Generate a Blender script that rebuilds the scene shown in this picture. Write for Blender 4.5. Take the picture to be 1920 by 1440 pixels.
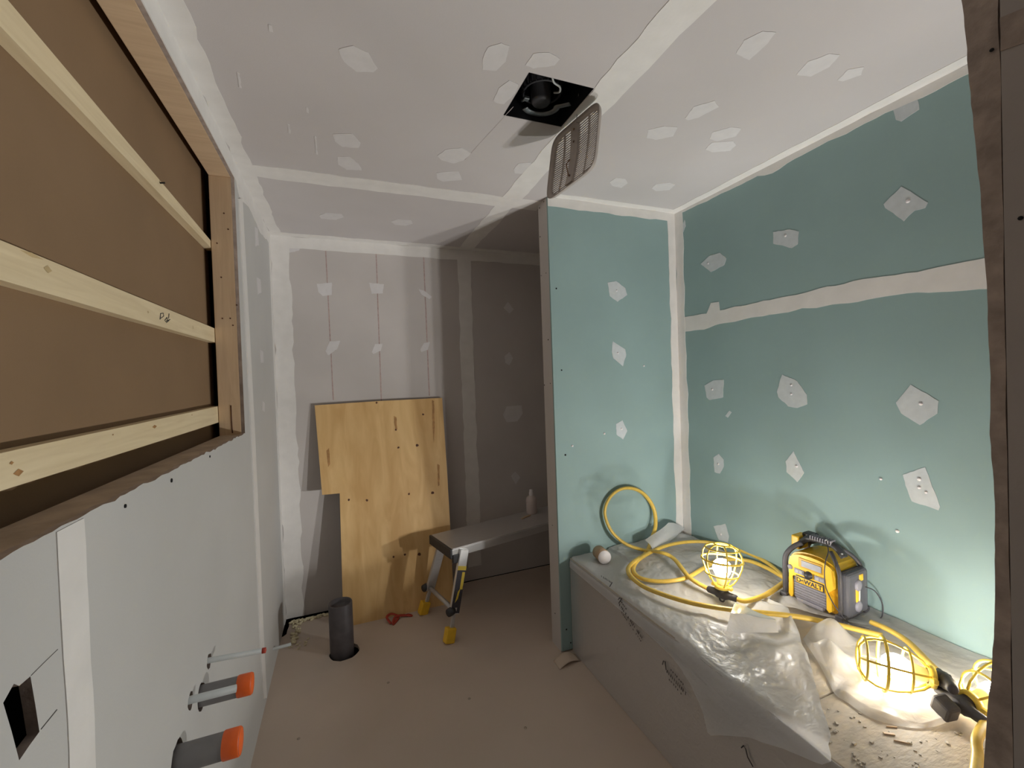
import bpy, bmesh, math, random
from mathutils import Vector, Matrix, Euler, noise
random.seed(7)
for o in list(bpy.data.objects): bpy.data.objects.remove(o)
SC = bpy.context.scene
COL = SC.collection

# ------------------------------------------------------------------ camera, world, exposure
CAMZ = 1.4865
YAW, PITCH, ROLL, FPX = 0.3738, -0.0137, -0.0341, 809.82
def cam_axes():
    cy, sy, cp, sp, cr, sr = math.cos(YAW), math.sin(YAW), math.cos(PITCH), math.sin(PITCH), math.cos(ROLL), math.sin(ROLL)
    f = Vector((sy*cp, cy*cp, sp)); r = Vector((cy, -sy, 0)); u = r.cross(f)
    return cr*r+sr*u, -sr*r+cr*u, f
CR, CU, CF = cam_axes()
cd = bpy.data.cameras.new('camera'); cam = bpy.data.objects.new('camera', cd); COL.objects.link(cam)
m = Matrix((CR, CU, -CF)).transposed().to_4x4(); m.translation = (0, 0, CAMZ)
cam.matrix_world = m
cd.sensor_width = 36; cd.lens = FPX/1920*36; cd.clip_start = 0.02
SC.camera = cam
w = bpy.data.worlds.new('world'); SC.world = w; w.use_nodes = True
w.node_tree.nodes['Background'].inputs[0].default_value = (0, 0, 0, 1)
w.node_tree.nodes['Background'].inputs[1].default_value = 0
SC.view_settings.view_transform = 'Standard'; SC.view_settings.look = 'None'
SC.view_settings.gamma = 1; SC.view_settings.use_curve_mapping = False
SC.view_settings.exposure = 1.18
SC.cycles.diffuse_bounces = 6; SC.cycles.max_bounces = 9; SC.cycles.transparent_max_bounces = 8
BULB_W = 7.5          # watts of each of the three work-light bulbs
BULB_COL = (1.0, 0.99, 0.965)

def P(px, py, ax, v):
    """world point where the view through photo pixel (px,py) meets the real plane axis=v"""
    d = CR*((px-960)/FPX) - CU*((py-720)/FPX) + CF
    c = Vector((0, 0, CAMZ)); return c + d*((v-c[ax])/d[ax])

# ------------------------------------------------------------------ materials
def newmat(name):
    mt = bpy.data.materials.new(name); mt.use_nodes = True
    nt = mt.node_tree; return mt, nt, nt.nodes['Principled BSDF']
def mat(name, col, rough=.8, var=.06, scale=9., bump=0., bscale=60., metal=0., detail=4., stretch=None, col2=None, spec=.5, emit=None):
    mt, nt, b = newmat(name); L = nt.links.new
    b.inputs['Roughness'].default_value = rough; b.inputs['Metallic'].default_value = metal
    b.inputs['Specular IOR Level'].default_value = spec
    tc = nt.nodes.new('ShaderNodeTexCoord'); mp = nt.nodes.new('ShaderNodeMapping')
    L(tc.outputs['Object'], mp.inputs[0])
    if stretch: mp.inputs['Scale'].default_value = stretch
    n = nt.nodes.new('ShaderNodeTexNoise'); n.inputs['Scale'].default_value = scale; n.inputs['Detail'].default_value = detail
    L(mp.outputs[0], n.inputs[0])
    r = nt.nodes.new('ShaderNodeValToRGB'); L(n.outputs[0], r.inputs[0])
    c2 = col2 or tuple(min(1, c*(1+var)) for c in col); c1 = tuple(c*(1-var) for c in col) if not col2 else col
    r.color_ramp.elements[0].position = .3; r.color_ramp.elements[1].position = .7
    r.color_ramp.elements[0].color = (*c1, 1); r.color_ramp.elements[1].color = (*c2, 1)
    L(r.outputs[0], b.inputs['Base Color'])
    if bump:
        n2 = nt.nodes.new('ShaderNodeTexNoise'); n2.inputs['Scale'].default_value = bscale; n2.inputs['Detail'].default_value = 3
        L(mp.outputs[0], n2.inputs[0])
        bp = nt.nodes.new('ShaderNodeBump'); bp.inputs['Strength'].default_value = bump; bp.inputs['Distance'].default_value = .004
        L(n2.outputs[0], bp.inputs['Height']); L(bp.outputs[0], b.inputs['Normal'])
    return mt
def wood(name, c1, c2, rough=.65, stretch=(3, 40, 40), scale=1.6, knots=0.):
    mt, nt, b = newmat(name); L = nt.links.new; b.inputs['Roughness'].default_value = rough
    tc = nt.nodes.new('ShaderNodeTexCoord'); mp = nt.nodes.new('ShaderNodeMapping'); mp.inputs['Scale'].default_value = stretch
    L(tc.outputs['Object'], mp.inputs[0])
    n = nt.nodes.new('ShaderNodeTexNoise'); n.inputs['Scale'].default_value = scale; n.inputs['Detail'].default_value = 5; n.inputs['Distortion'].default_value = .8
    L(mp.outputs[0], n.inputs[0])
    r = nt.nodes.new('ShaderNodeValToRGB'); L(n.outputs[0], r.inputs[0])
    r.color_ramp.elements[0].position = .32; r.color_ramp.elements[1].position = .68
    r.color_ramp.elements[0].color = (*c1, 1); r.color_ramp.elements[1].color = (*c2, 1)
    L(r.outputs[0], b.inputs['Base Color'])
    return mt
M = {}
M['drywall'] = mat('grey_drywall_paper', (.53, .495, .475), .85, .035, 3.5, .05, 220)
M['drywall_left'] = mat('pale_drywall_paper', (.53, .525, .51), .85, .03, 3.0, .05, 220)
M['ceiling'] = mat('ceiling_drywall', (.55, .52, .515), .85, .03, 2.5, .05, 220)
M['green'] = mat('green_drywall_paper', (.268, .380, .376), .75, .045, 3.0, .04, 220)
M['mud'] = mat('joint_compound', (.73, .71, .685), .8, .04, 14, .18, 40)
M['mud_grey'] = mat('thin_joint_compound_on_grey', (.645, .625, .625), .8, .03, 30, .1, 60)
M['mud_green'] = mat('thin_joint_compound_on_green', (.55, .59, .61), .8, .05, 40, .12, 70)
M['floor'] = mat('tan_floor_paper', (.56, .465, .39), .75, .05, 2.2, .12, 12)
M['gypsum'] = mat('cut_gypsum_edge', (.36, .29, .25), .9, .22, 30, .5, 60)
M['jambface'] = mat('dark_drywall_face', (.36, .32, .30), .85, .06, 6, .1, 120)  # darker and warmer than the other drywall
M['pine'] = wood('pine_framing', (.56, .40, .255), (.64, .475, .31))
M['batten'] = wood('pale_spruce_batten', (.70, .57, .36), (.79, .665, .44), stretch=(30, 2.4, 40))
M['brown'] = mat('brown_backing_board', (.238, .150, .080), .85, .05, 5, .06, 200)
M['ply'] = wood('plywood_face', (.62, .375, .145), (.77, .52, .235), .55, (10, 10, 1.4), 1.3)
M['ply_edge'] = mat('plywood_edge', (.42, .25, .12), .8, .2, 6, stretch=(2, 90, 2))
M['knot'] = mat('dark_knot', (.10, .035, .015), .7, .3, 60)
M['stain'] = mat('resin_streak', (.42, .22, .08), .7, .25, 40)
M['black'] = mat('black_void', (.006, .006, .007), .9, .1, 5)
M['dark'] = mat('dark_grey_plastic', (.035, .035, .04), .5, .12, 40, .05, 80)
M['darkm'] = mat('charcoal_rubber', (.060, .056, .064), .6, .15, 50, .1, 120)
M['steel'] = mat('galvanised_steel', (.22, .24, .25), .38, .15, 30, metal=.8)
M['alu'] = mat('dusty_aluminium', (.52, .50, .49), .42, .06, 8, metal=.35, stretch=(1, 30, 30))
M['alu_b'] = mat('bright_aluminium', (.72, .72, .72), .32, .04, 8, metal=.6)
M['yellow'] = mat('yellow_plastic', (.82, .50, .03), .42, .06, 30)
M['cord'] = mat('yellow_cord_jacket', (.72, .49, .09), .42, .08, 40, .05, 150)
M['guard'] = mat('yellow_lamp_guard', (.88, .66, .10), .4, .05, 30)
M['abs'] = mat('grey_pipe', (.22, .215, .22), .5, .1, 20)
M['absd'] = mat('dark_drain_pipe', (.085, .075, .08), .5, .25, 18)
M['pvc'] = mat('pale_grey_pipe', (.50, .53, .53), .5, .06, 20)
M['orange'] = mat('orange_cap', (.90, .145, .02), .45, .05, 30)
M['red'] = mat('red_strap', (.42, .05, .03), .6, .15, 40)
M['bottle'] = mat('pink_white_bottle', (.62, .53, .50), .45, .05, 20)
M['deckboard'] = mat('dusty_deck_board', (.43, .385, .33), .85, .2, 16, .5, 45, col2=(.52, .45, .36), stretch=(1, 2.4, 1))
M['card'] = mat('cardboard', (.42, .28, .17), .8, .08, 40)
M['white'] = mat('white_paper', (.78, .74, .75), .7, .03, 20)
M['grille'] = mat('grille_plastic', (.47, .42, .39), .55, .04, 20)
M['grille_l'] = mat('pale_grille_slat', (.62, .59, .57), .55, .04, 20)
M['lcd'] = mat('grey_display', (.36, .37, .42), .3, .1, 60)
M['grey'] = mat('grey_button_plastic', (.26, .25, .29), .5, .06, 30)
M['spk'] = mat('speaker_cloth_grey', (.17, .165, .185), .6, .3, 300)
M['foam'] = mat('yellowish_crumbs', (.70, .63, .43), .9, .2, 60)
M['chalk'] = mat('red_chalk_line', (.44, .33, .31), .9, .2, 60)
M['pencil'] = mat('pencil_line', (.07, .065, .06), .8, .2, 60)
M['ink'] = mat('black_print_ink', (.045, .04, .05), .6, .3, 200)
M['hair'] = mat('hairline_paper', (.43, .385, .38), .9, .1, 60)
M['crumb'] = mat('gypsum_crumbs', (.50, .46, .40), .9, .25, 50)
M['tan'] = mat('tan_paper', (.56, .46, .375), .8, .05, 10)

def film(name, col, transp, tlc=.45, rough=.22, gloss=.18):
    mt = bpy.data.materials.new(name); mt.use_nodes = True; nt = mt.node_tree; nt.nodes.clear(); L = nt.links.new
    out = nt.nodes.new('ShaderNodeOutputMaterial')
    df = nt.nodes.new('ShaderNodeBsdfDiffuse'); tl = nt.nodes.new('ShaderNodeBsdfTranslucent')
    tr = nt.nodes.new('ShaderNodeBsdfTransparent'); gl = nt.nodes.new('ShaderNodeBsdfGlossy')
    tc = nt.nodes.new('ShaderNodeTexCoord'); n = nt.nodes.new('ShaderNodeTexNoise'); n.inputs['Scale'].default_value = 34; n.inputs['Detail'].default_value = 8; n.inputs['Distortion'].default_value = 1.2
    L(tc.outputs['Object'], n.inputs[0])
    bp = nt.nodes.new('ShaderNodeBump'); bp.inputs['Strength'].default_value = .55; bp.inputs['Distance'].default_value = .006
    L(n.outputs[0], bp.inputs['Height'])
    for s in (df, tl): s.inputs['Color'].default_value = (*col, 1)
    for s in (df, gl): L(bp.outputs[0], s.inputs['Normal'])
    gl.inputs['Roughness'].default_value = rough
    m1 = nt.nodes.new('ShaderNodeMixShader'); m1.inputs[0].default_value = tlc; L(df.outputs[0], m1.inputs[1]); L(tl.outputs[0], m1.inputs[2])
    m2 = nt.nodes.new('ShaderNodeMixShader'); m2.inputs[0].default_value = transp; L(m1.outputs[0], m2.inputs[1]); L(tr.outputs[0], m2.inputs[2])
    fr = nt.nodes.new('ShaderNodeLayerWeight'); fr.inputs[0].default_value = .25
    mm = nt.nodes.new('ShaderNodeMath'); mm.operation = 'MULTIPLY'; mm.inputs[1].default_value = gloss*3; L(fr.outputs['Fresnel'], mm.inputs[0])
    m3 = nt.nodes.new('ShaderNodeMixShader'); L(mm.outputs[0], m3.inputs[0]); L(m2.outputs[0], m3.inputs[1]); L(gl.outputs[0], m3.inputs[2])
    L(m3.outputs[0], out.inputs[0]); return mt
M['film'] = film('milky_plastic_film', (.85, .85, .86), .10)
M['film_thin'] = film('thin_clear_film', (.88, .88, .885), .34, .5)
M['clear'] = film('smoky_clear_cover', (.20, .20, .23), .35, .2, .12, .2)

def bulbmat():
    mt = bpy.data.materials.new('glowing_bulb_glass'); mt.use_nodes = True; nt = mt.node_tree; nt.nodes.clear(); L = nt.links.new
    out = nt.nodes.new('ShaderNodeOutputMaterial'); e = nt.nodes.new('ShaderNodeEmission'); t = nt.nodes.new('ShaderNodeBsdfTransparent')
    e.inputs[0].default_value = (1, .95, .86, 1); e.inputs[1].default_value = 45
    mx = nt.nodes.new('ShaderNodeMixShader'); mx.inputs[0].default_value = .35
    L(t.outputs[0], mx.inputs[1]); L(e.outputs[0], mx.inputs[2]); L(mx.outputs[0], out.inputs[0]); return mt
M['bulb'] = bulbmat()

# ------------------------------------------------------------------ object helpers
def link(name, me, parent=None, mt=None):
    o = bpy.data.objects.new(name, me); COL.objects.link(o)
    if parent: o.parent = parent
    if mt: me.materials.append(M[mt] if isinstance(mt, str) else mt)
    return o
def tag(o, label, cat=None, group=None, kind=None):
    if label: o['label'] = label
    if cat: o['category'] = cat
    if group: o['group'] = group
    if kind: o['kind'] = kind
    return o
def thing(name, label, cat, loc=(0, 0, 0), rz=0., group=None):
    o = bpy.data.objects.new(name, None); COL.objects.link(o); o.location = loc; o.rotation_euler = (0, 0, rz); o.empty_display_size = .05
    return tag(o, label, cat, group)
class MB:
    def __init__(s): s.v = []; s.f = []; s.sm = []
    def add(s, v, f, smooth=False):
        b = len(s.v); s.v += [tuple(p) for p in v]; s.f += [tuple(i+b for i in q) for q in f]; s.sm += [smooth]*len(f); return s
    def box(s, a, b, mtx=None):
        v = [Vector((x, y, z)) for x in (a[0], b[0]) for y in (a[1], b[1]) for z in (a[2], b[2])]
        if mtx: v = [mtx @ p for p in v]
        return s.add(v, [(0, 1, 3, 2), (4, 6, 7, 5), (0, 4, 5, 1), (2, 3, 7, 6), (0, 2, 6, 4), (1, 5, 7, 3)])
    def rbox(s, a, b, r=.005, seg=2, mtx=None):
        bm = bmesh.new(); bmesh.ops.create_cube(bm, size=1)
        c = [(a[i]+b[i])/2 for i in range(3)]; d = [abs(b[i]-a[i]) for i in range(3)]
        for v in bm.verts: v.co = Vector((c[0]+v.co.x*d[0], c[1]+v.co.y*d[1], c[2]+v.co.z*d[2]))
        bmesh.ops.bevel(bm, geom=bm.edges[:], offset=min(r, min(d)*.49), segments=seg, affect='EDGES', profile=.5)
        bm.verts.index_update(); vs = [mtx @ v.co if mtx else v.co.copy() for v in bm.verts]
        s.add(vs, [[v.index for v in f.verts] for f in bm.faces], False); bm.free(); return s
    def tube(s, pts, r, n=10, closed=False, caps=True, flat=1., up=(0, 0, 1)):
        pts = [Vector(p) for p in pts]; k = len(pts); rs = r if hasattr(r, '__len__') else [r]*k
        vs = []; prev = None
        for i, p in enumerate(pts):
            a = pts[(i-1) % k] if closed or i else pts[0]; b = pts[(i+1) % k] if closed or i < k-1 else pts[-1]
            t = (b-a).normalized()
            if prev is None:
                q = Vector(up); q = q - t*q.dot(t)
                if q.length < 1e-4: q = Vector((1, 0, 0)) - t*t.x
                q.normalize()
            else:
                q = prev - t*prev.dot(t); q.normalize()
            prev = q; c = t.cross(q)
            for j in range(n):
                th = 2*math.pi*j/n; vs.append(p + q*(math.cos(th)*rs[i]*flat) + c*(math.sin(th)*rs[i]))
        fs = []
        for i in range(k if closed else k-1):
            i2 = (i+1) % k
            for j in range(n): fs.append((i*n+j, i*n+(j+1) % n, i2*n+(j+1) % n, i2*n+j))
        if caps and not closed: fs += [tuple(range(n))[::-1], tuple(range((k-1)*n, k*n))]
        return s.add(vs, fs, True)
    def lathe(s, prof, mtx=None, n=24):
        vs = []; k = len(prof)
        for r, z in prof:
            for j in range(n):
                th = 2*math.pi*j/n; p = Vector((r*math.cos(th), r*math.sin(th), z)); vs.append(mtx @ p if mtx else p)
        fs = [(i*n+j, i*n+(j+1) % n, (i+1)*n+(j+1) % n, (i+1)*n+j) for i in range(k-1) for j in range(n)]
        return s.add(vs, fs, True)
    def disc(s, c, r, nrm, n=10, h=.001):
        q = Vector(nrm).to_track_quat('Z', 'Y').to_matrix().to_4x4(); q.translation = c
        return s.lathe([(r, 0), (r, h), (r*.02, h*1.2)], q, n)
    def prism(s, poly, ax, a, b):
        """2-D polygon in the plane normal to axis ax, extruded from a to b along it"""
        def mk(p, h):
            q = list(p); q.insert(ax, h); return q
        n = len(poly); vs = [mk(p, a) for p in poly]+[mk(p, b) for p in poly]
        return s.add(vs, [tuple(range(n))[::-1], tuple(range(n, 2*n))]+[(i, (i+1) % n, n+(i+1) % n, n+i) for i in range(n)])
    def mesh(s, name, auto=True):
        me = bpy.data.meshes.new(name); me.from_pydata(s.v, [], s.f); me.validate()
        if len(me.polygons) == len(s.sm): me.polygons.foreach_set('use_smooth', s.sm)
        bm = bmesh.new(); bm.from_mesh(me); bmesh.ops.recalc_face_normals(bm, faces=bm.faces[:]); bm.to_mesh(me); bm.free()
        me.update(); return me
    def build(s, name, mt, parent=None): return link(name, s.mesh(name), parent, mt)
def plate(name, outline, holes, ax, a, b, mt, parent=None):
    """flat board with real holes: polygon (2-D, other two axes) with holes, extruded from a to b on axis ax"""
    cu = bpy.data.curves.new(name, 'CURVE'); cu.dimensions = '2D'; cu.fill_mode = 'BOTH'; cu.extrude = abs(b-a)/2
    for poly in [outline]+holes:
        sp = cu.splines.new('POLY'); sp.points.add(len(poly)-1); sp.use_cyclic_u = True
        for pt, p in zip(sp.points, poly): pt.co = (p[0], p[1], 0, 1)
    o = bpy.data.objects.new(name, cu); COL.objects.link(o)
    dg = bpy.context.evaluated_depsgraph_get(); me = bpy.data.meshes.new_from_object(o.evaluated_get(dg)); bpy.data.objects.remove(o)
    mid = (a+b)/2
    for v in me.vertices:
        q = [v.co.x, v.co.y]; q.insert(ax, mid+v.co.z); v.co = q
    me.materials.clear(); me.name = name
    return link(name, me, parent, mt)
def circ(c, r, n=20, jit=0.):
    return [(c[0]+(r+random.uniform(-jit, jit))*math.cos(2*math.pi*i/n), c[1]+(r+random.uniform(-jit, jit))*math.sin(2*math.pi*i/n)) for i in range(n)]
def rough(poly, step, jit):
    out = []; n = len(poly)
    for i in range(n):
        a, b = Vector(poly[i]), Vector(poly[(i+1) % n]); k = max(1, int((b-a).length/step))
        nn = Vector((-(b-a).y, (b-a).x)); nn = nn.normalized() if nn.length else nn
        ph = random.random()*50
        for j in range(k):
            q = a+(b-a)*(j/k)
            if j: q = q+nn*(noise.noise((ph+j*.35, ph, 0))*jit*1.4+random.uniform(-jit, jit)*.4)
            out.append((q.x, q.y))
    return out
NRM = {'L': (0, -.39, 1), 'B': (1, 3.086, -1), 'C': (2, 2.44, -1), 'P': (1, 2.059, -1), 'G': (0, 1.894, -1), 'F': (2, 0., 1), 'J': (0, 1.045, -1)}
def skin(name, parent, pl, poly, mt, t=.0014, step=.02, jit=.003, off=0.):
    ax, v, s = NRM[pl]; poly = rough(poly, step, jit)
    return MB().prism(poly, ax, v+s*(off-.0004), v+s*(off+t)).build(name, mt, parent)
def skin_px(name, parent, pl, pts, mt, **k):
    ax, v, s = NRM[pl]; poly = []
    for p in pts:
        q = list(P(p[0], p[1], ax, v)); q.pop(ax); poly.append(tuple(q))
    return skin(name, parent, pl, poly, mt, **k)
def spline(pts, n=8):
    pts = [Vector(p) for p in pts]; out = []
    for i in range(len(pts)-1):
        p0, p1, p2, p3 = pts[max(i-1, 0)], pts[i], pts[i+1], pts[min(i+2, len(pts)-1)]
        for j in range(n):
            t = j/n; out.append(.5*((2*p1)+(p2-p0)*t+(2*p0-5*p1+4*p2-p3)*t*t+(3*p1-p0-3*p2+p3)*t**3))
    return out+[pts[-1]]
def frame(origin, xdir, zdir):
    z = Vector(zdir).normalized(); x = Vector(xdir); x = (x-z*x.dot(z)).normalized(); y = z.cross(x)
    m = Matrix((x, y, z)).transposed().to_4x4(); m.translation = origin; return m

# ------------------------------------------------------------------ room shell
XL, YB, ZC, YP, XP, XG, YN = -.39, 3.086, 2.44, 2.059, 1.045, 1.894, -1.3
T = .0127
# floor with a cut-out along the back left corner and a hole round the drain pipe
drain = (-.056, 2.60)
fl_out = [(XL-.1, YN-.1), (2.1, YN-.1), (2.1, YB-.012), (.9, YB-.012), (.72, YB-.016), (-.05, YB-.012)] + \
    [(x, YB-.034+random.uniform(-.008, .008)) for x in (-.06, -.10, -.14, -.18, -.22, -.26, -.30, -.34)] + \
    [(-.362+random.uniform(-.006, .006), y) for y in (3.04, 2.99, 2.94, 2.90)] + [(-.385, 2.88), (XL-.1, 2.87)]
floor = plate('floor', fl_out, [circ((drain[0]+.012, drain[1]-.030), .079, 24, .003)], 2, -.02, 0., 'floor')
tag(floor, 'tan paper covered floor of the unfinished bathroom', 'floor', kind='structure')
MB().box((XL-.1, YN-.1, -.16), (2.1, YB+.1, -.14)).build('underfloor_shade_sheet', 'black', floor)  # near-black sheet below, shade in the floor gaps put into its colour
# ceiling with the square hole for the exhaust fan
HX0, HX1, HY0, HY1 = .578, .815, 1.238, 1.470
ceil = plate('ceiling', [(XL-.2, YN-.1), (2.1, YN-.1), (2.1, YB+.1), (XL-.2, YB+.1)], [[(HX0, HY0), (HX1, HY0), (HX1, HY1), (HX0, HY1)]], 2, ZC, ZC+T, 'ceiling')
tag(ceil, 'grey drywall ceiling with pale taped seams', 'ceiling', kind='structure')
# left wall: opening, electrical hole, pipe holes
OY0, OY1, OZ0, OZ1 = -.40, 2.108, 1.292, 2.364
win = [(OY0, OZ1), (OY1, OZ1), (OY1, OZ0)] + [(OY1-.02*i, OZ0+noise.noise((i*.45, 3, 0))*.007+random.uniform(-.002, .002)) for i in range(1, 125)] + [(OY0, OZ0)]
ehole = [tuple(P(*p, 0, XL))[1:] for p in ((57, 1268), (66, 1320), (74, 1372), (55, 1398), (36, 1426), (22, 1372), (6, 1318), (26, 1282), (36, 1286))]
pipes = [(1.489, .697, .0125), (1.408, .648, .0265), (1.325, .694, .0125), (1.222, .625, .034)]
holes = [win, ehole]+[circ((y, z-.002), r+.008, 18, .003) for y, z, r in pipes]
wl = plate('wall_left', [(YN, 0), (YB, 0), (YB, ZC), (YN, ZC)], holes, 0, XL-T, XL, 'drywall_left')
wl.data.materials.append(M['gypsum'])
for pg in wl.data.polygons:
    if abs(pg.normal.x) < .5: pg.material_index = 1
tag(wl, 'pale drywall left wall with a large framed opening', 'wall', kind='structure')
MB().box((-.62, YN, 0), (-.60, YB, ZC)).build('cavity_shade_sheet', 'black', wl)  # added near-black sheet, paints the shade inside the wall cavity
wb = MB().box((XL-.2, YB, 0), (2.1, YB+T, ZC)).build('wall_back', 'drywall')
tag(wb, 'grey drywall back wall with red chalk lines', 'wall', kind='structure')
# partition: studs hidden, gypsum end, green face
wp = MB().box((XP, YP+T, 0), (XG, YP+.118, ZC)).build('wall_partition', 'drywall')
tag(wp, 'short partition wall with bare end board and green front face', 'wall', kind='structure')
MB().box((XP, YP, .01), (XG, YP+T, ZC)).build('green_panel', 'green', wp)
# right wall: two green boards with a joint, grey beyond the partition
wr = MB().box((XG+T, YN, 0), (XG+.06, YB, ZC)).build('wall_right', 'drywall')
tag(wr, 'moisture resistant green drywall wall above the tub deck', 'wall', kind='structure')
MB().box((XG, .36, 0), (XG+T, YP, 1.768)).build('green_panel', 'green', wr)
MB().box((XG, .36, 1.771), (XG+T, YP, ZC)).build('green_panel', 'green', wr)
MB().box((XG, YP+.118, 0), (XG+T, YB, ZC)).build('grey_panel', 'drywall', wr)
# near right wall: dark face board and the rough board edge beside the tub alcove
def yedge(z):
    k = [(-.1, .445), (.4, .43), (.757, .414), (1.0, .397), (1.19, .392), (1.6, .397), (1.9, .409), (2.13, .423), (2.5, .44)]
    for (a, ya), (b, yb_) in zip(k, k[1:]):
        if a <= z <= b: return ya+(yb_-ya)*(z-a)/(b-a)
    return .42
zz = [i*.02 for i in range(123)]
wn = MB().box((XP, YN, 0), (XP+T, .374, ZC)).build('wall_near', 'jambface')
tag(wn, 'dark near right wall face with screw holes', 'wall', kind='structure')
poly = [(.376+.0028*noise.noise((z*9, 1, 0)), z) for z in zz] + [(yedge(z)+.0035*noise.noise((z*7, 5, 0))+random.uniform(-.0007, .0007), z) for z in reversed(zz)]
MB().prism(poly, 0, XP+.002, XG).build('board_edge', 'gypsum', wn)
MB().box((XP+T, YN, 0), (XG, .375, ZC)).build('core', 'gypsum', wn)
wh = MB().box((XL-.2, YN-T, 0), (XP+.1, YN, ZC)).build('wall_behind', 'drywall')
tag(wh, 'grey drywall wall behind the camera', 'wall', kind='structure')

# ------------------------------------------------------------------ joint tape and compound
def tape(par, pl, a0, a1, b0, b1, mt='mud', jit=.005, t=.0016):
    t += random.uniform(-.0004, .0007)
    return skin('joint_tape', par, pl, [(a0, b0), (a1, b0), (a1, b1), (a0, b1)], mt, t=t, step=.045, jit=jit)
# ceiling: long seam, cross seam, perimeter
tape(ceil, 'C', .815, .925, YN, HY0-.002, jit=.007)
tape(ceil, 'C', .818, .925, HY0-.002, YB, jit=.006)
tape(ceil, 'C', XL, XP+.02, 2.128, 2.248, jit=.007, t=.002)
tape(ceil, 'C', XL, XL+.062, YN, YB, jit=.010)
tape(ceil, 'C', XL, 2., YB-.065, YB, jit=.006)
tape(ceil, 'C', XP, XG, YP-.052, YP, jit=.005)
tape(ceil, 'C', XG-.055, XG, .3, YP, jit=.005)
tape(wl, 'L', YN, YB, ZC-.075, ZC, jit=.0)
skin('joint_tape', wl, 'L', [(2.13, ZC-.06), (2.2, ZC-.12), (2.4, ZC-.085), (2.7, ZC-.11), (YB, ZC-.06), (YB, ZC), (2.13, ZC)], 'mud', step=.03, jit=.008)
tape(wl, 'L', YB-.07, YB, .0, ZC, 'mud', .006)
tape(wl, 'L', .815, .885, 0, OZ0-.004, 'mud', .004)
skin_px('corner_bead', wl, 'L', [(446, 372), (453, 372), (476, 800), (493, 1190), (499, 1310), (493, 1310), (486, 1190), (469, 800)], 'mud', t=.004, jit=.0015)
tape(wb, 'B', XL, XL+.105, 0, ZC, jit=.009)
tape(wb, 'B', XL, 2., ZC-.075, ZC, jit=.006)
tape(wb, 'B', .815, .915, .1, ZC, jit=.007)
tape(wp, 'P', XP, XG, ZC-.05, ZC, jit=.006)
tape(wp, 'P', XG-.055, XG, .5, ZC, jit=.006)
tape(wr, 'G', YP-.062, YP, .5, ZC, jit=.007)
skin_px('joint_tape', wr, 'G', [(1262, 398), (1540, 259), (1830, 113), (1830, 132), (1730, 183), (1660, 212), (1570, 258), (1490, 298), (1448, 325), (1420, 330), (1335, 372), (1275, 400)], 'mud', step=.03, jit=.005)
skin_px('joint_tape', wr, 'G', [(1276, 597), (1300, 592), (1325, 588), (1333, 568), (1348, 566), (1350, 582), (1480, 555), (1600, 527), (1700, 512), (1862, 480), (1862, 542), (1700, 550), (1560, 571), (1420, 594), (1340, 610), (1320, 618), (1278, 622)], 'mud', step=.03, jit=.005)
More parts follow.
